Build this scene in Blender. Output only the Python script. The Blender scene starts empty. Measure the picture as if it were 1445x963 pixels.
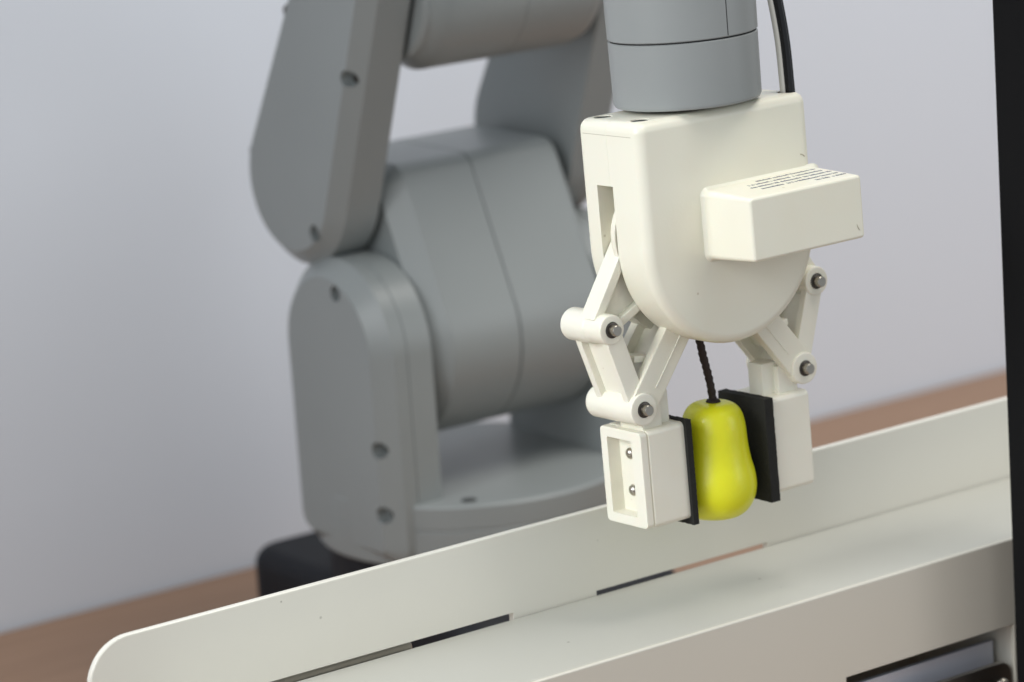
import bpy, bmesh, math, random
from mathutils import Vector, Matrix
random.seed(7)
S = 0.001                      # everything below is written in millimetres
scene = bpy.context.scene
COL = scene.collection

# ------------------------------------------------------------------ camera
# world: X along the conveyor, Y away from the camera side, Z up, table top at z = 0
def make_camera():
    e, t, r = math.radians(13), math.radians(35), 0.07
    fwd = Vector((math.sin(t)*math.cos(e), math.cos(t)*math.cos(e), -math.sin(e)))
    r0 = Vector((math.cos(t), -math.sin(t), 0)); d0 = fwd.cross(r0)
    R = r0*math.cos(r) + d0*math.sin(r); D = d0*math.cos(r) - r0*math.sin(r)
    cd = bpy.data.cameras.new('camera'); co = bpy.data.objects.new('camera', cd); COL.objects.link(co)
    m = Matrix((R, -D, -fwd)).transposed().to_4x4()
    m.translation = Vector((-901, -1140, 582))*S
    co.matrix_world = m
    cd.sensor_width = 36; cd.lens = 120; cd.clip_start = 0.02; cd.clip_end = 50
    cd.dof.use_dof = True; cd.dof.focus_distance = 1.445; cd.dof.aperture_fstop = 8.0
    scene.camera = co
make_camera()

# ------------------------------------------------------------------ light
world = bpy.data.worlds.new('World'); scene.world = world; world.use_nodes = True
bg = world.node_tree.nodes['Background']
bg.inputs[0].default_value = (0.86, 0.93, 1.0, 1); bg.inputs[1].default_value = 0.46
def area(name, loc, target, sx, sy, power, col, spread=180):
    ld = bpy.data.lights.new(name, 'AREA'); ld.shape = 'RECTANGLE'; ld.size = sx; ld.size_y = sy
    ld.energy = power; ld.color = col; ld.spread = math.radians(spread)
    o = bpy.data.objects.new(name, ld); COL.objects.link(o)
    o.location = loc; o.rotation_euler = (Vector(target)-Vector(loc)).to_track_quat('-Z', 'Y').to_euler()
area('ceiling_light', (0.55, -0.35, 1.75), (0, 0.15, 0.2), 1.0, 0.8, 19, (1.0, 0.96, 0.90))
area('window_light', (-2.3, -1.5, 1.2), (0, 0.1, 0.25), 1.6, 1.5, 13, (0.96, 0.98, 1.0))
area('side_window_light', (1.5, -1.7, 0.75), (0, 0.1, 0.2), 0.7, 1.1, 5, (0.92, 0.96, 1.0))
area('left_lamp', (-1.00, -0.10, 0.70), (-0.05, -0.13, 0.24), 0.5, 0.5, 1.1, (0.95, 0.98, 1.0), 50)
vs = scene.view_settings
vs.view_transform = 'Standard'; vs.look = 'None'; vs.exposure = 0.0; vs.gamma = 1.0; vs.use_curve_mapping = False

# ------------------------------------------------------------------ materials
def mat(name, col, rough=0.5, metal=0.0, spec=0.5, coat=0.0, var=0.0, var_scale=20, var_col=None,
        bump=0.0, bump_scale=900, specks=0.0, speck_scale=90, speck_col=(0.10, 0.08, 0.05), rough_var=0.0, sss=0.0):
    m = bpy.data.materials.new(name); m.use_nodes = True
    nt = m.node_tree; N = nt.nodes; L = nt.links; b = N['Principled BSDF']
    b.inputs['Base Color'].default_value = (*col, 1); b.inputs['Roughness'].default_value = rough
    b.inputs['Metallic'].default_value = metal; b.inputs['Specular IOR Level'].default_value = spec
    b.inputs['Coat Weight'].default_value = coat
    if sss:
        b.inputs['Subsurface Weight'].default_value = sss; b.inputs['Subsurface Scale'].default_value = 0.002
    tc = N.new('ShaderNodeTexCoord'); co = tc.outputs['Object']
    last = None
    if var > 0:
        n = N.new('ShaderNodeTexNoise'); n.inputs['Scale'].default_value = var_scale; n.inputs['Detail'].default_value = 5
        L.new(co, n.inputs['Vector'])
        r = N.new('ShaderNodeMapRange'); r.inputs[1].default_value = 0.42; r.inputs[2].default_value = 0.72; r.inputs[4].default_value = var
        L.new(n.outputs['Fac'], r.inputs[0])
        mx = N.new('ShaderNodeMix'); mx.data_type = 'RGBA'
        mx.inputs[6].default_value = (*col, 1); mx.inputs[7].default_value = (*(var_col or tuple(c*0.75 for c in col)), 1)
        L.new(r.outputs[0], mx.inputs[0]); last = mx.outputs[2]
        if rough_var:
            rr = N.new('ShaderNodeMapRange'); rr.inputs[3].default_value = rough-rough_var; rr.inputs[4].default_value = rough+rough_var
            L.new(n.outputs['Fac'], rr.inputs[0]); L.new(rr.outputs[0], b.inputs['Roughness'])
    if specks > 0:                                   # small dirt specks, irregular in size and place
        v = N.new('ShaderNodeTexVoronoi'); v.inputs['Scale'].default_value = speck_scale
        n2 = N.new('ShaderNodeTexNoise'); n2.inputs['Scale'].default_value = speck_scale*0.35
        L.new(co, v.inputs['Vector']); L.new(co, n2.inputs['Vector'])
        a = N.new('ShaderNodeMapRange'); a.inputs[1].default_value = 0.44; a.inputs[2].default_value = 0.80; a.inputs[3].default_value = 0.0; a.inputs[4].default_value = 0.12
        L.new(n2.outputs['Fac'], a.inputs[0])
        c = N.new('ShaderNodeMath'); c.operation = 'SUBTRACT'; L.new(a.outputs[0], c.inputs[0]); L.new(v.outputs['Distance'], c.inputs[1])
        d = N.new('ShaderNodeMapRange'); d.inputs[1].default_value = 0.0; d.inputs[2].default_value = 0.03; d.inputs[4].default_value = specks
        L.new(c.outputs[0], d.inputs[0])
        mx2 = N.new('ShaderNodeMix'); mx2.data_type = 'RGBA'; mx2.inputs[7].default_value = (*speck_col, 1)
        if last: L.new(last, mx2.inputs[6])
        else: mx2.inputs[6].default_value = (*col, 1)
        L.new(d.outputs[0], mx2.inputs[0]); last = mx2.outputs[2]
    if last: L.new(last, b.inputs['Base Color'])
    if bump > 0:
        n3 = N.new('ShaderNodeTexNoise'); n3.inputs['Scale'].default_value = bump_scale; n3.inputs['Detail'].default_value = 3
        L.new(co, n3.inputs['Vector'])
        bp = N.new('ShaderNodeBump'); bp.inputs['Strength'].default_value = bump; bp.inputs['Distance'].default_value = 0.0004
        L.new(n3.outputs['Fac'], bp.inputs['Height']); L.new(bp.outputs[0], b.inputs['Normal'])
    return m

MT = {
 'cream': mat('cream_abs_plastic', (0.785, 0.76, 0.64), 0.33, var=0.55, var_scale=22, var_col=(0.75, 0.71, 0.57), bump=0.10, bump_scale=700, specks=0.5, speck_scale=70, speck_col=(0.36, 0.27, 0.14), rough_var=0.06, sss=0.05),
 'white': mat('white_abs_plastic', (0.81, 0.785, 0.675), 0.33, var=0.5, var_scale=40, var_col=(0.77, 0.73, 0.59), bump=0.10, bump_scale=600, specks=0.35, speck_scale=90, speck_col=(0.4, 0.32, 0.2), rough_var=0.06, sss=0.05),
 'grey': mat('grey_robot_paint', (0.275, 0.295, 0.292), 0.36, var=0.4, var_scale=14, var_col=(0.25, 0.27, 0.267), bump=0.06, bump_scale=1200, rough_var=0.05),
 'wgrey': mat('grey_wrist_paint', (0.265, 0.275, 0.27), 0.36, var=0.5, var_scale=18, var_col=(0.235, 0.255, 0.25), bump=0.05, bump_scale=1200, rough_var=0.05, specks=0.35, speck_scale=45, speck_col=(0.45, 0.45, 0.42)),
 'dark': mat('dark_base_plastic', (0.012, 0.013, 0.017), 0.6, spec=0.3, bump=0.1, bump_scale=800),
 'hole': mat('screw_recess', (0.05, 0.055, 0.055), 0.6),
 'seam': mat('seam_shadow_gap', (0.02, 0.02, 0.02), 0.8),
 'steel': mat('steel_pin', (0.42, 0.39, 0.34), 0.28, metal=1.0, bump=0.15, bump_scale=500),
 'darksteel': mat('blackened_steel', (0.09, 0.08, 0.07), 0.35, metal=0.9),
 'sheet': mat('stainless_sheet', (0.50, 0.48, 0.44), 0.30, metal=1.0, bump=0.1, bump_scale=300),
 'alu': mat('aluminium_rail', (0.62, 0.63, 0.69), 0.40, metal=0.25, bump=0.05),
 'pad': mat('black_foam_pad', (0.024, 0.024, 0.022), 0.9, spec=0.2, bump=0.9, bump_scale=1500),
 'pear': mat('pear_paint', (0.75, 0.745, 0.014), 0.38, coat=0.12, var=0.55, var_scale=60, var_col=(0.68, 0.70, 0.012), bump=0.35, bump_scale=420, rough_var=0.08, sss=0.08),
 'stem': mat('stem_dark_wood', (0.020, 0.010, 0.008), 0.7, bump=0.9, bump_scale=900),
 'belt': mat('conveyor_belt', (0.49, 0.485, 0.435), 0.30, var=0.5, var_scale=9, var_col=(0.46, 0.455, 0.40), bump=0.08, bump_scale=500, specks=0.7, speck_scale=60, rough_var=0.05),
 'guard': mat('cream_guard_sheet', (0.78, 0.755, 0.67), 0.24, var=0.5, var_scale=7, var_col=(0.75, 0.715, 0.62), bump=0.05, bump_scale=400, specks=0.6, speck_scale=55, rough_var=0.10),
 'side': mat('shaded_cream_side_sheet', (0.63, 0.605, 0.53), 0.22, var=0.5, var_scale=7, var_col=(0.60, 0.57, 0.485), bump=0.05, bump_scale=400, specks=0.6, speck_scale=50, rough_var=0.05),  # guard sheet colour taken darker: shade over the front panel put into the colour
 'print': mat('grey_print', (0.17, 0.18, 0.21), 0.6),
 'scratch': mat('scuff', (0.40, 0.36, 0.26), 0.6),
 'wblack': mat('black_cable_sheath', (0.010, 0.010, 0.011), 0.25),
 'wwhite': mat('white_cable_sheath', (0.62, 0.60, 0.54), 0.35),
 'post': mat('black_post', (0.004, 0.004, 0.0045), 0.8, spec=0.15, bump=0.05),
 'wall': mat('wall_paint', (0.77, 0.815, 0.89), 0.9, spec=0.2, var=0.3, var_scale=3, var_col=(0.75, 0.795, 0.87), bump=0.1, bump_scale=300),
}
def wood():
    m = bpy.data.materials.new('brown_table_laminate'); m.use_nodes = True
    nt = m.node_tree; N = nt.nodes; L = nt.links; b = N['Principled BSDF']
    tc = N.new('ShaderNodeTexCoord'); mp = N.new('ShaderNodeMapping'); mp.inputs['Scale'].default_value = (3, 45, 45)
    L.new(tc.outputs['Object'], mp.inputs[0])
    n = N.new('ShaderNodeTexNoise'); n.inputs['Scale'].default_value = 2; n.inputs['Detail'].default_value = 8; L.new(mp.outputs[0], n.inputs['Vector'])
    cr = N.new('ShaderNodeValToRGB'); cr.color_ramp.elements[0].position = 0.3; cr.color_ramp.elements[1].position = 0.7
    cr.color_ramp.elements[0].color = (0.32, 0.190, 0.118, 1); cr.color_ramp.elements[1].color = (0.36, 0.218, 0.138, 1)
    L.new(n.outputs['Fac'], cr.inputs[0]); L.new(cr.outputs[0], b.inputs['Base Color']); b.inputs['Roughness'].default_value = 0.5
    return m
MT['wood'] = wood()

# ------------------------------------------------------------------ mesh helpers (mm in, metres out)
def finish(name, bm, material, parent=None, bevel=0, seg=3, angle=30, smooth=38, loc=None):
    bmesh.ops.remove_doubles(bm, verts=bm.verts, dist=1e-3)
    bmesh.ops.recalc_face_normals(bm, faces=bm.faces)
    if bevel:
        ed = [x for x in bm.edges if len(x.link_faces) == 2 and x.calc_face_angle(0) > math.radians(angle)]
        bmesh.ops.bevel(bm, geom=ed, offset=bevel, offset_type='OFFSET', segments=seg, profile=0.5, affect='EDGES', clamp_overlap=True)
    bmesh.ops.scale(bm, vec=(S, S, S), verts=bm.verts)
    me = bpy.data.meshes.new(name); bm.to_mesh(me); bm.free()
    me.materials.append(MT[material] if isinstance(material, str) else material)
    for p in me.polygons: p.use_smooth = True
    me.set_sharp_from_angle(angle=math.radians(smooth))
    o = bpy.data.objects.new(name, me); COL.objects.link(o)
    if parent is not None: o.parent = parent
    if loc: o.location = Vector(loc)*S
    wn = o.modifiers.new('wn', 'WEIGHTED_NORMAL'); wn.keep_sharp = True
    return o

AX = {'x': lambda a, p, q: (a, p, q), 'y': lambda a, p, q: (p, a, q), 'z': lambda a, p, q: (p, q, a)}
def prism(bm, prof, axis, a0, a1):
    """polygon prof (p,q) extruded along axis: x -> (y,z), y -> (x,z), z -> (x,y)"""
    f = AX[axis]
    A = [bm.verts.new(f(a0, p, q)) for p, q in prof]; B = [bm.verts.new(f(a1, p, q)) for p, q in prof]
    n = len(prof)
    bm.faces.new(A); bm.faces.new(B[::-1])
    for i in range(n): bm.faces.new((A[i], B[i], B[(i+1) % n], A[(i+1) % n]))
def box(bm, x0, x1, y0, y1, z0, z1):
    prism(bm, [(x0, y0), (x1, y0), (x1, y1), (x0, y1)], 'z', z0, z1)
def arc(cx, cy, r, a0, a1, n):
    return [(cx+r*math.cos(math.radians(a0+(a1-a0)*i/n)), cy+r*math.sin(math.radians(a0+(a1-a0)*i/n))) for i in range(n+1)]
def rrect(x0, x1, y0, y1, r, n=6):
    r4 = r if isinstance(r, (tuple, list)) else (r,)*4          # bl, br, tr, tl
    out = []
    for (cx, cy, a, rr) in ((x0+r4[0], y0+r4[0], 180, r4[0]), (x1-r4[1], y0+r4[1], 270, r4[1]), (x1-r4[2], y1-r4[2], 0, r4[2]), (x0+r4[3], y1-r4[3], 90, r4[3])):
        out += arc(cx, cy, rr, a, a+90, n) if rr > 0 else [(cx, cy)]
    return out
def cap2(p, q, rp, rq, n=14):
    """outline of two circles of radius rp, rq joined by tangents"""
    px, py = p; qx, qy = q; d = math.hypot(qx-px, qy-py); th = math.degrees(math.atan2(qy-py, qx-px))
    k = math.degrees(math.acos((rp-rq)/d))
    return arc(px, py, rp, th+k, th+360-k, n) + arc(qx, qy, rq, th-k, th+k, n)
def loft_inset(bm, prof, axis, layers, cx=None):
    """stack of the same convex outline, each layer (a, inset): gives chamfered / filleted plates"""
    f = AX[axis]; n = len(prof); rings = []
    for a, ins in layers:
        ring = []
        for i in range(n):
            p0, p1, p2 = Vector(prof[i-1]), Vector(prof[i]), Vector(prof[(i+1) % n])
            e1 = (p1-p0).normalized(); e2 = (p2-p1).normalized()
            n1 = Vector((-e1.y, e1.x)); n2 = Vector((-e2.y, e2.x)); nn = n1+n2
            nn = nn/max(0.3, nn.dot(n1))
            w = p1+nn*ins*LSIGN(prof); ring.append(bm.verts.new(f(a, w.x, w.y)))
        rings.append(ring)
    for A, B in zip(rings, rings[1:]):
        for i in range(n): bm.faces.new((A[i], B[i], B[(i+1) % n], A[(i+1) % n]))
    bm.faces.new(rings[0]); bm.faces.new(rings[-1][::-1])
def LSIGN(prof):
    a = sum(prof[i-1][0]*prof[i][1]-prof[i][0]*prof[i-1][1] for i in range(len(prof)))
    return 1 if a > 0 else -1
def fil(a_face, a_in, r, n=6):
    """layers for a quarter-round from the face at a_face inward (towards a_in) with radius r"""
    s = 1 if a_in > a_face else -1
    return [(a_face+s*r*(1-math.cos(math.pi/2*i/n)), r*(1-math.sin(math.pi/2*i/n))) for i in range(n+1)]
def dedupe(prof):
    out = []
    for p in prof:
        if not out or math.hypot(p[0]-out[-1][0], p[1]-out[-1][1]) > 0.05: out.append(p)
    if math.hypot(out[0][0]-out[-1][0], out[0][1]-out[-1][1]) < 0.05: out.pop()
    return out
def lathe(bm, prof, axis='z', c=(0, 0, 0), n=48):
    """prof: (radius, position along the axis)"""
    rings = []
    for r, a in prof:
        if r < 1e-6:
            v = AX[axis](a, 0, 0); rings.append([bm.verts.new((v[0]+c[0], v[1]+c[1], v[2]+c[2]))]); continue
        ring = []
        for i in range(n):
            t = 2*math.pi*i/n; v = AX[axis](a, r*math.cos(t), r*math.sin(t)); ring.append(bm.verts.new((v[0]+c[0], v[1]+c[1], v[2]+c[2])))
        rings.append(ring)
    for A, B in zip(rings, rings[1:]):
        if len(A) == 1 and len(B) == 1: continue
        for i in range(n):
            j = (i+1) % n
            if len(A) == 1: bm.faces.new((A[0], B[i], B[j]))
            elif len(B) == 1: bm.faces.new((A[i], B[0], A[j]))
            else: bm.faces.new((A[i], B[i], B[j], A[j]))
    if len(rings[0]) > 1: bm.faces.new(rings[0])
    if len(rings[-1]) > 1: bm.faces.new(rings[-1][::-1])
def cyl(bm, axis, c, r, a0, a1, bev=0.6, n=40):
    b = min(bev, r*0.5); s = 1 if a1 > a0 else -1
    pr = [(r-b, a0), (r-b*0.3, a0+s*b*0.3), (r, a0+s*b), (r, a1-s*b), (r-b*0.3, a1-s*b*0.3), (r-b, a1)]
    lathe(bm, pr, axis, c, n)
def tube(bm, pts, r, n=14, jitter=0.0):
    pts = [Vector(p) for p in pts]; rings = []
    for i, p in enumerate(pts):
        d = (pts[min(i+1, len(pts)-1)]-pts[max(i-1, 0)]).normalized()
        u = d.orthogonal().normalized() if i == 0 else (u - d*u.dot(d)).normalized()
        v = d.cross(u); rr = r[i] if isinstance(r, (list, tuple)) else r
        rings.append([bm.verts.new(p+(u*math.cos(2*math.pi*k/n)+v*math.sin(2*math.pi*k/n))*rr*(1+random.uniform(-jitter, jitter))) for k in range(n)])
    for A, B in zip(rings, rings[1:]):
        for k in range(n): bm.faces.new((A[k], B[k], B[(k+1) % n], A[(k+1) % n]))
    bm.faces.new(rings[0]); bm.faces.new(rings[-1][::-1])
def spline(pts, n=10):
    P = [Vector(p) for p in pts]; P = [P[0]*2-P[1]]+P+[P[-1]*2-P[-2]]; out = []
    for i in range(1, len(P)-2):
        for k in range(n):
            t = k/n; a, b, c, d = P[i-1:i+3]
            out.append(0.5*((2*b)+(c-a)*t+(2*a-5*b+4*c-d)*t*t+(3*b-a-3*c+d)*t**3))
    out.append(P[-2]); return out
def cut(o, cutter_bm, bevel=0.0, smooth=38):
    """boolean difference evaluated once, the cutter is thrown away"""
    bmesh.ops.recalc_face_normals(cutter_bm, faces=cutter_bm.faces)
    bmesh.ops.scale(cutter_bm, vec=(S, S, S), verts=cutter_bm.verts)
    me = bpy.data.meshes.new('tmp'); cutter_bm.to_mesh(me); cutter_bm.free()
    c = bpy.data.objects.new('tmp', me); COL.objects.link(c)
    c.parent = o.parent; c.location = o.location
    o.modifiers.clear()
    md = o.modifiers.new('b', 'BOOLEAN'); md.operation = 'DIFFERENCE'; md.solver = 'EXACT'; md.object = c
    bpy.context.view_layer.update()
    dg = bpy.context.evaluated_depsgraph_get()
    new = bpy.data.meshes.new_from_object(o.evaluated_get(dg))
    o.modifiers.clear(); old = o.data; o.data = new; new.name = o.name
    bpy.data.objects.remove(c); bpy.data.meshes.remove(me); bpy.data.meshes.remove(old)
    for p in new.polygons: p.use_smooth = True
    new.set_sharp_from_angle(angle=math.radians(smooth))
    wn = o.modifiers.new('wn', 'WEIGHTED_NORMAL'); wn.keep_sharp = True
    return o
def thing(name, label, cat, loc=(0, 0, 0), rot=None):
    o = bpy.data.objects.new(name, None); COL.objects.link(o); o.empty_display_size = 0.02
    o.location = Vector(loc)*S
    if rot: o.rotation_euler = rot
    o['label'] = label; o['category'] = cat
    return o
B = bmesh.new

# ================================================================== setting
bm = B(); box(bm, -2600, 2600, 571.5, 640, -760, 2300)
o = finish('wall', bm, 'wall'); o['kind'] = 'structure'
bm = B(); box(bm, -1500, 1700, -330, 568, -30, 0)
o = finish('table', bm, 'wood', bevel=2); o['kind'] = 'structure'

# ================================================================== conveyor (thing)
ZB = 124.0                      # belt height above the table
YF, YK = -33.0, 44.0            # front and back edge of the belt
conv = thing('conveyor', 'cream sheet metal conveyor with slotted rear guard running under the gripper', 'conveyor', (0, 5, 0))
def cfin(name, bm, m, parent=conv, **k):
    bmesh.ops.translate(bm, vec=(0, -5, 0), verts=bm.verts)
    return finish(name, bm, m, parent, **k)
# belt bed
bm = B(); box(bm, -262, 520, YF+1.2, YK, ZB-4, ZB)
cfin('belt', bm, 'belt', bevel=0.8, seg=2)
# rear guard with rounded end and two long slots
bm = B()
prof = rrect(-292, 540, 4, ZB+39.5, (0, 0, 20, 20), 12)
loft_inset(bm, dedupe(prof), 'y', fil(YK+0.6, YK+4, 0.8, 3) + fil(YK+4, YK, 0.8, 3)[::-1])
guard = cfin('rear_guard', bm, 'guard')
cb = B()
for (x0, x1, h) in ((-268, -81, 2.7), (-35, 65, 1.75)): box(cb, x0, x1, YK-15, YK+5, ZB-2.5, ZB+h)
cut(guard, cb)
# front side panel with window
bm = B()
prof = rrect(-292, 540, 4, ZB+0.9, (0, 0, 3, 12), 6)
loft_inset(bm, dedupe(prof), 'y', fil(YF-1.6, YF+1, 0.9, 3) + fil(YF+1, YF-1.6, 0.6, 3)[::-1])
front = cfin('front_panel', bm, 'side')
cb = B(); box(cb, 41.5, 144.5, YF-30, YF+8, 30, ZB-40); cut(front, cb)
# inside the window
bm = B(); box(bm, -240, 141, YF+9, YF+12, ZB-80, ZB-49.5); box(bm, -240, 141, YF+5, YF+9, ZB-66, ZB-62)
cfin('inner_rail', bm, 'alu', bevel=0.5, seg=2)
bm = B(); box(bm, 146, 150, YF+2, YK-8, 10, ZB-8)
cfin('bulkhead', bm, 'guard', bevel=0.5, seg=2)
bm = B(); box(bm, -262, 520, YF+14, YK-4, ZB-44, ZB-6)
cfin('under_tray', bm, 'hole')
bm = B(); loft_inset(bm, dedupe(rrect(72, 143.5, ZB-98, ZB-57, 7, 8)), 'y', [(YF-0.6, 0.75), (YF-0.3, 0.25), (YF+0.1, 0), (YF+1.4, 0), (YF+1.6, 0.3)])
pl = cfin('tension_plate', bm, 'sheet')
bm = B(); lathe(bm, [(0, -2.4), (2.2, -2.2), (3.1, -1.2), (3.3, 0)], 'y', (137, YF-0.5, ZB-68), 24)
cfin('screw', bm, 'steel', pl)
bm = B(); loft_inset(bm, dedupe(rrect(-285, -132, ZB-44, ZB+1.9, 3.5, 8)), 'y', [(YK+5.5, 0.5), (YK+5.9, 0), (YK+8.5, 0), (YK+9, 0.5)])
cfin('tension_plate', bm, 'sheet')
for x in (-280, 530):
    bm = B(); box(bm, x-3, x+3, YF+2.2, YK-1, 0, ZB-8); cfin('end_frame', bm, 'guard', bevel=0.5, seg=2)

# ================================================================== robot arm (thing)
XS, YN = 32.0, 300.0            # outer shoulder corner
ZO = 582.0                      # offset that turns the measured heights into heights above the table
robot = thing('robot_arm', 'grey six axis robot arm on dark base standing behind the conveyor', 'robot arm', (XS+78, YN+48, 0))
RX, RY = XS+78, YN+48
def rfin(name, bm, m, parent=robot, **k):
    bmesh.ops.translate(bm, vec=(-RX, -RY, 0), verts=bm.verts)
    return finish(name, bm, m, parent, **k)
def Y(v): return YN+v
def Z(v): return ZO+v
def X(v): return XS+v
# dark foot
bm = B(); loft_inset(bm, dedupe(rrect(X(4), X(152), Y(-44), Y(180), 20, 8)), 'z', [(0, 1)] + [(2, 0)] + [(ZO-550, 0)] + fil(ZO-538, 0, 10, 6)[::-1])
rfin('base', bm, 'dark')
bm = B(); lathe(bm, [(82, 40), (82, 66)], 'z', (RX, RY, 0), 96); rfin('base_ring', bm, 'dark')
# round first-axis column
bm = B(); lathe(bm, [(84, 66), (86.5, 67), (87.5, 68.5), (87.5, Z(-495.5)), (87, Z(-495)), (87, Z(-494.6)), (87.5, Z(-494)), (87.5, Z(-483)), (87.2, Z(-482)), (86.2, Z(-481.2)), (84, Z(-481)), (0, Z(-481))], 'z', (RX, RY, 0), 96)
colm = rfin('column', bm, 'grey')
for (hx, hy) in ((31, -14), (125, -14)):
    bm = B(); cyl(bm, 'z', (X(hx), Y(hy), 0), 4.2, Z(-481.5), Z(-480.6), 0.3, 24)
    rfin('screw_cap', bm, 'hole', colm)
def holes(bm, pts, a0, a1, r=4.5):
    for (y, z) in pts: cyl(bm, 'x', (0, Y(y), Z(z)), r, a0, a1, 0.1, 24)
def bracket(side):
    mir = (lambda v: X(v)) if side < 0 else (lambda v: X(162-v))
    prof = arc(Y(48.5), Z(-402), 48.5, 0, 180, 22)
    prof = prof + [(Y(0), Z(-503))] + arc(Y(11), Z(-504), 11, 180, 270, 6)[1:] + arc(Y(97-19), Z(-515+19), 19, 270, 360, 8)
    bm = B()
    lay = [(mir(-9), 9.5), (mir(-8.4), 8.7), (mir(-0.8), 0.7), (mir(0), 0), (mir(8), 0), (mir(8.3), 0.5), (mir(8.9), 0.5), (mir(9.2), 0), (mir(24), 0)]
    loft_inset(bm, dedupe(prof), 'x', lay)
    o = rfin('shoulder_bracket', bm, 'grey')
    if side < 0:
        pts = [(37, -370), (9, -450), (9, -485), (93, -448), (93, -485), (93, -400)]
        cb = B(); holes(cb, pts, X(-16), X(-1.0))
        bmesh.ops.translate(cb, vec=(-RX, -RY, 0), verts=cb.verts); cut(o, cb)
        for (y, z) in pts:
            bm = B(); lathe(bm, [(0, X(-2.0)), (2.6, X(-1.9)), (3.3, X(-1.2)), (3.4, X(-0.9))], 'x', (0, Y(y), Z(z)), 18)
            rfin('cover_screw', bm, 'darksteel', o)
    return o
bracket(-1); bracket(1)
# upper arm: barrel round the shoulder axis, leaning back to a flat-topped elbow block
prof = dedupe(arc(Y(51), Z(-405), 53, 156, 335, 28) + arc(Y(112), Z(-336), 14, -20, 60, 5) + arc(Y(104), Z(-317), 8, 30, 90, 4)
       + arc(Y(44), Z(-322), 13, 90, 156, 7))
for (x0, x1, l0, l1) in ((25, 80.2, 10, 0), (80.8, 138, 0, 5)):
    lay = ([(X(x0), l0), (X(x0)+0.3, l0-0.5), (X(x0)+l0*1.15, 0.25), (X(x0)+l0*1.2, 0)] if l0 else [(X(x0), 0.7), (X(x0)+0.6, 0)])
    lay += ([(X(x1)-l1, 0)] + fil(X(x1), 0, l1, 5)[::-1][1:] if l1 else [(X(x1)-0.6, 0), (X(x1), 0.7)])
    bm = B(); loft_inset(bm, prof, 'x', lay); rfin('upper_arm_shell', bm, 'grey')
bm = B(); cyl(bm, 'x', (0, Y(48.5), Z(-402)), 30, X(20), X(142), 1); rfin('shoulder_axle', bm, 'dark')
bm = B(); cyl(bm, 'x', (0, Y(75), Z(-330)), 14, X(22), X(140), 1); rfin('elbow_axle', bm, 'grey')
# the two long side plates rising from the elbow
def plate(side):
    mir = (lambda v: X(v)) if side < 0 else (lambda v: X(166-v))
    prof = dedupe(cap2((Y(77), Z(-315)), (Y(13), Z(-187)), 45.5, 33, 26))
    bm = B()
    loft_inset(bm, prof, 'x', [(mir(-8), 8.4), (mir(-7.4), 7.7), (mir(-0.8), 0.7), (mir(0), 0)] + [(mir(20), 0), (mir(21), 1)])
    o = rfin('arm_plate', bm, 'grey')
    if side < 0:
        pts = [(12, -255), (54, -340), (120, -304), (74, -225)]
        cb = B(); holes(cb, pts, X(-16), X(-1.0))
        bmesh.ops.translate(cb, vec=(-RX, -RY, 0), verts=cb.verts); cut(o, cb)
        for (y, z) in pts:
            bm = B(); lathe(bm, [(0, X(-2.0)), (2.6, X(-1.9)), (3.3, X(-1.2)), (3.4, X(-0.9))], 'x', (0, Y(y), Z(z)), 18)
            rfin('cover_screw', bm, 'darksteel', o)
plate(-1); plate(1)
# cross barrel between the plates, forearm and its reach out to the wrist (above the picture)
bm = B(); lathe(bm, [(0, X(24.2)), (34, X(24.2)), (36, X(26)), (36, X(30)), (42, X(38)), (42, X(84)), (41.7, X(84.2)), (41.7, X(84.6)), (42, X(84.8)), (42, X(128)), (40, X(134)), (34, X(140)), (0, X(141.8))], 'x', (0, Y(18), Z(-215)), 64)
rfin('cross_barrel', bm, 'grey')
bm = B(); tube(bm, [(X(80), Y(16), Z(-190)), (X(80), Y(4), Z(-120)), (X(78), Y(-10), Z(-85)), (X(66), Y(-60), Z(-72))], [40, 40, 41, 38], 40)
rfin('forearm_joint', bm, 'grey')
bm = B(); box(bm, X(28), X(128), Y(-22), Y(46), Z(-186), Z(-120)); rfin('forearm_yoke', bm, 'grey', bevel=9, seg=3)
# gripper / wrist frame
GROT = (-0.0329, 0, 0.0023)
GLOC = Vector((0.2, -23.4, 292.4))
GM = Matrix.Translation(GLOC) @ (Matrix.Rotation(0.0023, 4, 'Z') @ Matrix.Rotation(-0.0329, 4, 'X') @ Matrix.Rotation(-0.0054, 4, 'Y'))
GROT = GM.to_euler('XYZ')
WV = 24.0
def gfrm(bm): bmesh.ops.transform(bm, matrix=GM, verts=bm.verts)
wt = GM @ Vector((0, WV, 175))
bm = B(); tube(bm, [(X(66), Y(-55), Z(-72)), ((X(66)*0.5+wt.x*0.5), (Y(-55)+wt.y)/2, (Z(-72)+wt.z)/2+4), (wt.x, wt.y+18, wt.z+6)], [37, 35, 34], 40)
rfin('forearm', bm, 'grey')
bm = B(); lathe(bm, [(29.5, 55.4), (31.3, 55.8), (32.0, 57.2), (32.3, 83.6), (31.8, 84.0)], 'z', (0, WV, 0), 96); gfrm(bm)
wr = rfin('wrist_flange', bm, 'wgrey')
bm = B(); lathe(bm, [(31.4, 84.0), (31.4, 84.7)], 'z', (0, WV, 0), 96); gfrm(bm); rfin('seam_gasket', bm, 'seam', wr)
bm = B(); lathe(bm, [(32.0, 84.7), (32.4, 85.1), (33.2, 150), (30, 185), (18, 206), (0, 212)], 'z', (0, WV, 0), 96); gfrm(bm)
wb = rfin('wrist_barrel', bm, 'wgrey')
bm = B()                                    # parting line running up the barrel
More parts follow.
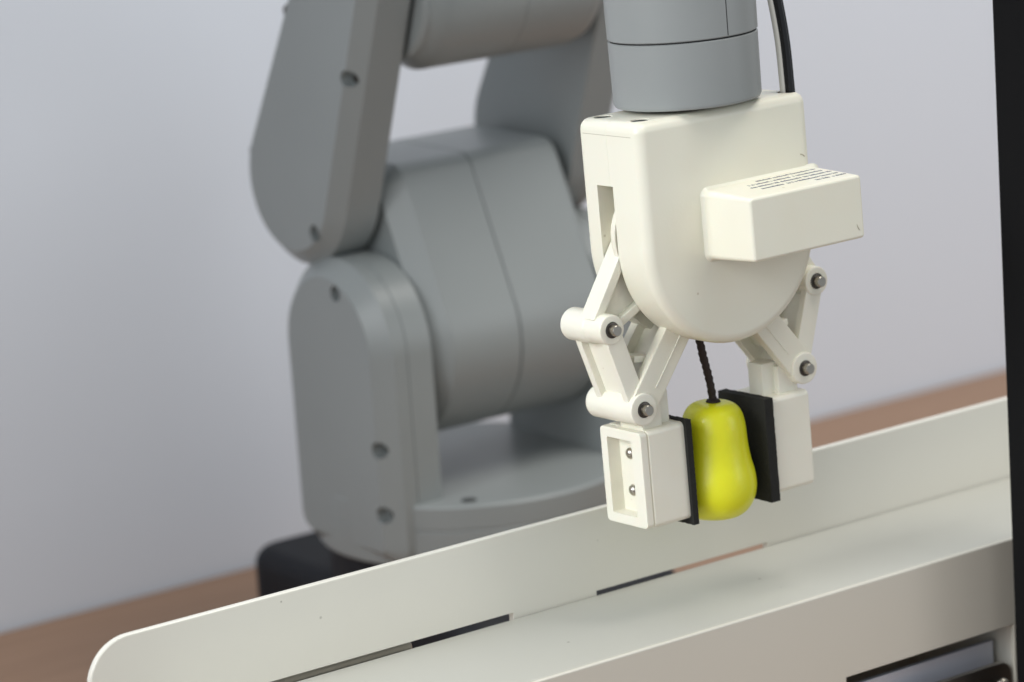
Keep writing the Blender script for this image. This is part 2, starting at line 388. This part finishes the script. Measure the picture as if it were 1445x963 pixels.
for k in range(12):
    z0, z1 = 85.2+k*5, 85.2+k*5+5
    a = math.radians(-92.0)
    R0 = 32.42+0.8*(z0-85.1)/64.9; R1 = 32.42+0.8*(z1-85.1)/64.9
    pts = [(R0, -0.006, z0), (R0, 0.006, z0), (R1, 0.006, z1), (R1, -0.006, z1)]
    for rr in (0.04,):
        vs_ = [bm.verts.new(((r+rr)*math.cos(a+d), WV+(r+rr)*math.sin(a+d), z)) for r, d, z in pts]; bm.faces.new(vs_)
        vb_ = [bm.verts.new(((r-0.5)*math.cos(a+d), WV+(r-0.5)*math.sin(a+d), z)) for r, d, z in pts]; bm.faces.new(vb_[::-1])
        for i in range(4): bm.faces.new((vs_[i], vb_[i], vb_[(i+1) % 4], vs_[(i+1) % 4]))
gfrm(bm); rfin('parting_line', bm, 'seam', wb)
bm = B(); lathe(bm, [(19, 50), (19, 57)], 'z', (0, WV, 0), 64); gfrm(bm); rfin('tool_mount', bm, 'dark', wr)

# ================================================================== gripper (thing)
grip = thing('gripper', 'cream plastic two finger gripper hanging from the grey wrist, holding the pear', 'gripper', GLOC, GROT)
W2, H, T = 46.8, 54.0, 42.0
def uprof(w=W2, h=H, rt=4.8):
    return dedupe(arc(0, -1.5, w, 180, 360, 40) + arc(w-rt, h-rt, rt, 0, 90, 4) + arc(-w+rt, h-rt, rt, 90, 180, 4))
bm = B(); loft_inset(bm, uprof(), 'y', fil(0, 10, 4.6, 8) + [(22.0, 0), (22.15, 0.15)])
fs = finish('front_shell', bm, 'cream', grip)
bm = B(); loft_inset(bm, uprof(), 'y', [(22.18, 0.15), (22.3, 0)] + fil(T, 0, 3.0, 6)[::-1])
bs = finish('back_shell', bm, 'cream', grip)
SCREWS = {'front_shell': ((-38.5, 8.6), (41.2, 7.4)), 'back_shell': ((-38.5, 34), (38.5, 34))}
for o in (fs, bs):
    cb = B(); prism(cb, [(-60, 26), (-27, 26), (-27, -30), (27, -30), (27, 26), (60, 26), (60, -70), (-60, -70)], 'y', 20.5, 31.5); cut(o, cb)
    for (u, v) in SCREWS[o.name]:
        cb = B(); cyl(cb, 'z', (u, v, 0), 4.1, H-12, H+5, 0.1, 28); cut(o, cb)
for (u, v) in ((-38.5, 8.6), (-38.5, 34), (38.5, 34)):
    bm = B(); lathe(bm, [(0, H-0.45), (3.6, H-0.4), (3.95, H-0.6), (3.95, H-11.5)], 'z', (u, v, 0), 20)
    finish('hole_dark_disc', bm, 'seam', grip)  # near-flush black disc, the dark of the screw hole put in as colour
# moulding line round the lid, just under the top edge
bm = B(); box(bm, -W2-0.06, -W2+0.5, 5.2, 22.0, H-6.15, H-5.95); box(bm, -W2-0.06, -W2+0.5, 22.4, 38.6, H-6.15, H-5.95)
finish('moulding_line', bm, 'scratch', fs)
# drive wheels seen through the side slots
for s in (-1, 1):
    bm = B(); cyl(bm, 'y', (s*25, 0, 3), 22.6, 21.2, 24.4, 0.6, 48); finish('drive_wheel', bm, 'cream', grip)
# motor cover box on the front face, with drafted sides
bm = B()
bu0, bu1, bz0, bz1, bd = -14.0, 48.0, -8.2, 19.2, 30.0
front_r = rrect(bu0, bu1, bz0, bz1, 1.7, 4)
loft_inset(bm, dedupe(front_r), 'y', fil(-bd, 0, 1.4, 5) + [(-2, -1.3), (-0.8, -1.7), (0.4, -3.0)])
mc = finish('motor_cover', bm, 'cream', grip, smooth=50)
# printed lines on top of the cover (too small to read in the photograph)
bm = B(); rnd = random.Random(3)
for i, (a, b) in enumerate([(11, 43.5), (3, 44.5), (0.5, 45), (2.5, 45), (29, 45)]):
    v = -4.2-i*4.6; u = a
    while u < b:
        wl = rnd.uniform(0.5, 0.9)
        zt = bz1+1.30*(30+v)/28.0+0.03
        if rnd.random() < 0.95:
            h0 = rnd.choice((0.8, 0.8, 1.15)); box(bm, u, u+wl, v-0.8, v-0.8+h0*1.7, zt-0.1, zt+0.02)
        u += wl+rnd.choice((0.2, 0.22, 0.25, 0.3, 0.2, 1.0))
finish('print_line', bm, 'print', mc)
for (x, z, dx, dz) in ((43.5, -1.5, 1.6, -3.2),):
    bm = B(); tube(bm, spline([(x, -30.02, z), (x+dx*0.4, -30.03, z+dz*0.55), (x+dx, -30.02, z+dz)], 4), [0.05, 0.12, 0.18, 0.2, 0.2, 0.22, 0.2, 0.12, 0.04], 6); finish('scuff_mark', bm, 'scratch', mc)
bm = B(); tube(bm, spline([(40.2, -0.02, 27.2), (41.4, -0.02, 26.9), (42.6, -0.02, 25.9)], 4), 0.22, 6); finish('scuff_mark', bm, 'scratch', fs)

# linkage: mirrored for both fingers
A_, WU, B_, WL = 57.3, -33.6, 45.4, -70.6
def strip(bm, p, q, w, v0, v1):
    """straight bar from p to q (u,w), width w, between depths v0, v1"""
    d = Vector((q[0]-p[0], q[1]-p[1])).normalized(); n = Vector((-d.y, d.x))*w/2
    prism(bm, [(p[0]+n.x, p[1]+n.y), (p[0]-n.x, p[1]-n.y), (q[0]-n.x, q[1]-n.y), (q[0]+n.x, q[1]+n.y)], 'y', v0, v1)
def seg_bar(name, s, bars, bevel=0.5):
    bm = B()
    for (p, q, w, v0, v1) in bars:
        strip(bm, (s*p[0], p[1]), (s*q[0], q[1]), w, v0, v1)
    o = finish(name, bm, 'white', grip, bevel=bevel, seg=2)
    return o
def lerp(p, q, t): return (p[0]+(q[0]-p[0])*t, p[1]+(q[1]-p[1])*t)
for s in (-1, 1):
    UP, LO = (A_, WU), (B_, WL)
    # upper crank: a wedge with ribs along both edges
    bm = B()
    tip = (s*A_, WU)
    q1, q2 = (s*(A_-27), WU+42), (s*(A_-32), WU+14)
    prism(bm, [(s*(A_+3), WU+2), (s*(A_-2), WU-4), q2, q1], 'y', 24.5, 27.5)
    web = bm
    strip(web, (s*(A_+3.6), WU+3.5), (s*(A_-23.0), WU+43.5), 4.2, 20.8, 31.0)
    strip(web, (s*(A_-4.5), WU-1.5), (s*(A_-33), WU+13.0), 3.6, 20.8, 31.2)
    finish('crank_arm', web, 'white', grip, bevel=0.5, seg=2)
    # coupler between the two pivots: two cheeks joined by a recessed web
    d = (LO[0]-UP[0], LO[1]-UP[1])
    bm = B()
    for (v0, v1) in ((16.2, 20.0), (35.5, 39.5)):
        strip(bm, (s*UP[0], UP[1]), (s*LO[0], LO[1]), 9.0, v0, v1)
    strip(bm, (s*lerp(UP, LO, .12)[0], lerp(UP, LO, .12)[1]), (s*lerp(UP, LO, .9)[0], lerp(UP, LO, .9)[1]), 2.4, 19.8, 36.0)
    finish('coupler', bm, 'white', grip, bevel=0.5, seg=2)
    # lower arm: broad front face with a rib line, white upper edge, thinner rear cheek
    E_ = (B_-31, WL+40.0)
    bm = B()
    strip(bm, (s*LO[0], LO[1]), (s*E_[0], E_[1]), 14.0, 14.8, 20.0)
    finish('lower_arm', bm, 'cream', grip, bevel=0.7, seg=2)
    bm = B(); n = Vector((LO[1]-E_[1], E_[0]-LO[0])).normalized()
    strip(bm, (s*LO[0], LO[1]), (s*E_[0], E_[1]), 12.0, 36.0, 41.0)
    strip(bm, (s*lerp(LO, E_, .25)[0], lerp(LO, E_, .25)[1]), (s*E_[0], E_[1]), 3, 19.5, 37)
    strip(bm, (s*(lerp(LO, E_, .42)[0]+11), lerp(LO, E_, .42)[1]+4), (s*lerp(LO, E_, .42)[0], lerp(LO, E_, .42)[1]+2.5), 3.0, 20.5, 30)
    finish('lower_arm_web', bm, 'white', grip, bevel=0.5, seg=2)
    bm = B(); ln0, ln1 = lerp(LO, E_, .22), lerp(LO, E_, .98)
    strip(bm, (s*(ln0[0]-1.2), ln0[1]-0.9), (s*(ln1[0]-1.2), ln1[1]-0.9), 0.5, 14.5, 15.0)
    finish('rib_line', bm, 'white', grip)
    # pivot tubes with steel pins
    for (u, w, r, v0, v1) in ((A_, WU, 6.6, 15.5, 43.5), (B_, WL, 7.2, 13.6, 46.5)):
        bm = B()
        if r < 7: lathe(bm, [(r-1, v0), (r-.3, v0+.3), (r, v0+1), (r, v0+11.6), (r+.15, v0+11.8), (r+.6, v0+12.4), (r+.6, v1-1), (r+.3, v1-.3), (r-.4, v1)], 'y', (s*u, 0, w), 40)
        else: cyl(bm, 'y', (s*u, 0, w), r, v0, v1, 1.0, 40)
        o = finish('pivot_tube', bm, 'white', grip)
        cb = B(); cyl(cb, 'y', (s*u, 0, w), 3.6, v0-4, v0+2.4, 0.05, 28); cut(o, cb)
        bm = B(); lathe(bm, [(3.5, v0+2.6), (3.5, v0-0.2), (3.1, v0-0.5), (2.2, v0-0.5), (2.2, v0+1)], 'y', (s*u, 0, w), 28)
        ring = finish('retaining_ring', bm, 'darksteel', o)
        bm = B(); lathe(bm, [(0, v0-3.6), (2.1, v0-3.6), (2.4, v0-3.35), (2.4, v0+2)], 'y', (s*u, 0, w), 28)
        finish('pin', bm, 'steel', o)
    # finger: neck, hollow block, foam pad
    fl = 1.0
    bm = B()
    u0, u1, v0, v1, w0, w1 = 24.6, (48.4 if s < 0 else 47.0), 14.4, 43.6, -123.8, -80.4
    loft_inset(bm, dedupe(rrect(v0, v1, w0, w1, 2.4, 5)), 'x', [(s*u1, 1.1), (s*(u1-0.3), 0.4), (s*(u1-1.0), 0), (s*u0, 0)] if s > 0 else [(s*u1, 1.1), (s*(u1-0.3), 0.4), (s*(u1-0.9), 0.25), (s*(u1-3.6), 0.25), (s*(u1-3.75), 0.9), (s*(u1-4.15), 0.9), (s*(u1-4.4), 0.3), (s*(u1-5), 0)] + [(s*u0, 0)])
    blk = finish('finger_block', bm, 'white', grip)
    cb = B(); prism(cb, rrect(21.2, 38.4, -119.0, -85.0, 0.6, 2), 'x', s*(u1+4), s*(u1-6.5)); cut(blk, cb)
    bm = B(); prism(bm, [(s*(u1+.02), v0+5.2), (s*(u1+.02), v0+5.0-1.5), (s*(u1-0.6), v0-0.02+3.6), (s*(u1-0.6), v0+5.2)], 'z', w0+1.0, w1-1.0)
    bm.free()
    bm = B(); box(bm, *(sorted((s*33.0, s*44.0))), 18, 34, -83, -68); box(bm, *(sorted((s*26.5, s*36.0))), 21, 31, -83, -66)
    finish('neck', bm, 'white', grip, bevel=0.8, seg=2)
    for w in (-93.0, -109.5):
        bm = B(); sg = s
        lathe(bm, [(0, s*(u1-6.5+1.9)), (1.3, s*(u1-6.5+1.7)), (2.3, s*(u1-6.5+0.9)), (2.6, s*(u1-6.5+0.1)), (2.6, s*(u1-6.9))], 'x', (0, 31.0, w), 24)
        finish('screw', bm, 'steel', blk)
    # pad with slightly ragged edge
    bm = B(); pr = []
    pv0, pv1, pw0, pw1 = 12.6, 44.8, -126.4, -79.6
    rr = random.Random(11+s)
    def edge(a, b, n): return [lerp(a, b, i/n) for i in range(n)]
    raw = edge((pv0, pw0), (pv1, pw0), 24)+edge((pv1, pw0), (pv1, pw1), 34)+edge((pv1, pw1), (pv0, pw1), 24)+edge((pv0, pw1), (pv0, pw0), 34)
    pr = [(a+rr.uniform(-.16, .16), b+rr.uniform(-.16, .16)) for a, b in raw]
    prism(bm, pr, 'x', s*(u0-0.02), s*(u0-(2.9 if s < 0 else 4.8)))
    finish('foam_pad', bm, 'pad', grip, smooth=50)
# cables leaving the top of the case through the front right corner hole
for (du, dv, r, nm, m) in ((1.5, -0.9, 2.0, 'black_cable', 'wblack'), (1.7, 2.9, 1.9, 'black_cable', 'wblack'), (-1.9, 0.3, 1.2, 'white_cable', 'wwhite')):
    bm = B(); tube(bm, spline([(41.2+du, 7.0+dv, 44), (41.1+du, 7+dv, 58), (40.4+du, 7.2+dv, 78), (37.6+du, 7.6+dv, 100), (34+du, 8.5+dv, 122), (31+du, 12+dv, 150), (30.5+du, 20+dv, 180)], 10), r, 18)
    finish(nm, bm, m, grip)

# ================================================================== toy pear held between the pads
PL = GM @ Vector((-1.4, 28.0, -130.0))
pear = thing('toy_pear', 'yellow green toy pear with dark stem, squeezed between black foam pads', 'pear', PL, (0.03, 0.035, 0))
bm = B()
prf = [(0, 0), (5, 0.1), (10, 0.8), (13.8, 2.4), (16.8, 5.4), (18.7, 9.4), (19.4, 13.6), (19.2, 17.6), (18.4, 21.6), (17.2, 25.4), (16.3, 29), (15.6, 32.6), (15.1, 36), (14.7, 39.5), (14.0, 43.4), (12.8, 47.2), (10.8, 50.0), (7.8, 51.6), (4.2, 52.1), (2.2, 51.9), (0, 51.2)]
pp = spline([(r, z, 0) for r, z in prf], 3)
lathe(bm, [(max(0, p.x), p.y) for p in pp], 'z', (0, 0, 0), 56)
for v in bm.verts:
    a = math.atan2(v.co.y, v.co.x); k = 1+0.012*math.sin(2*a+0.7)+0.01*math.sin(3*a+v.co.z*0.05)
    v.co.x *= k; v.co.y *= k
finish('fruit', bm, 'pear', pear, smooth=80)
bm = B(); sp = spline([(0.6, 0, 50.0), (-0.9, 0, 58), (-2.9, 0, 66), (-5.4, 0, 74), (-7.4, 0, 82)], 8)
tube(bm, sp, [1.75+0.18*math.sin(i*2.1) for i in range(len(sp))], 12, 0.07)
finish('stem', bm, 'stem', pear, smooth=80)
bm = B(); lathe(bm, [(0, 51.2), (2.9, 51.6), (3.3, 52.3), (2.8, 53.1), (1.6, 53.6), (0, 53.6)], 'z', (0.2, 0, 0), 20)
finish('stem_collar', bm, 'stem', pear)

# ================================================================== black post at the right edge
post = thing('black_post', 'matt black upright post at the right edge of the photo', 'post', (130, -120, 0))
PX = 130.0
bm = B(); loft_inset(bm, dedupe(rrect(PX-130, PX-130+40, 40, 70, 1.5, 4)), 'z', [(0, 0), (620, 0)]); finish('upright', bm, 'post', post)
bm = B(); loft_inset(bm, dedupe(rrect(PX-160, PX-60, -10, 76, 6, 4)), 'z', [(0, 0), (5, 0), (6, 1)]); finish('foot', bm, 'post', post)
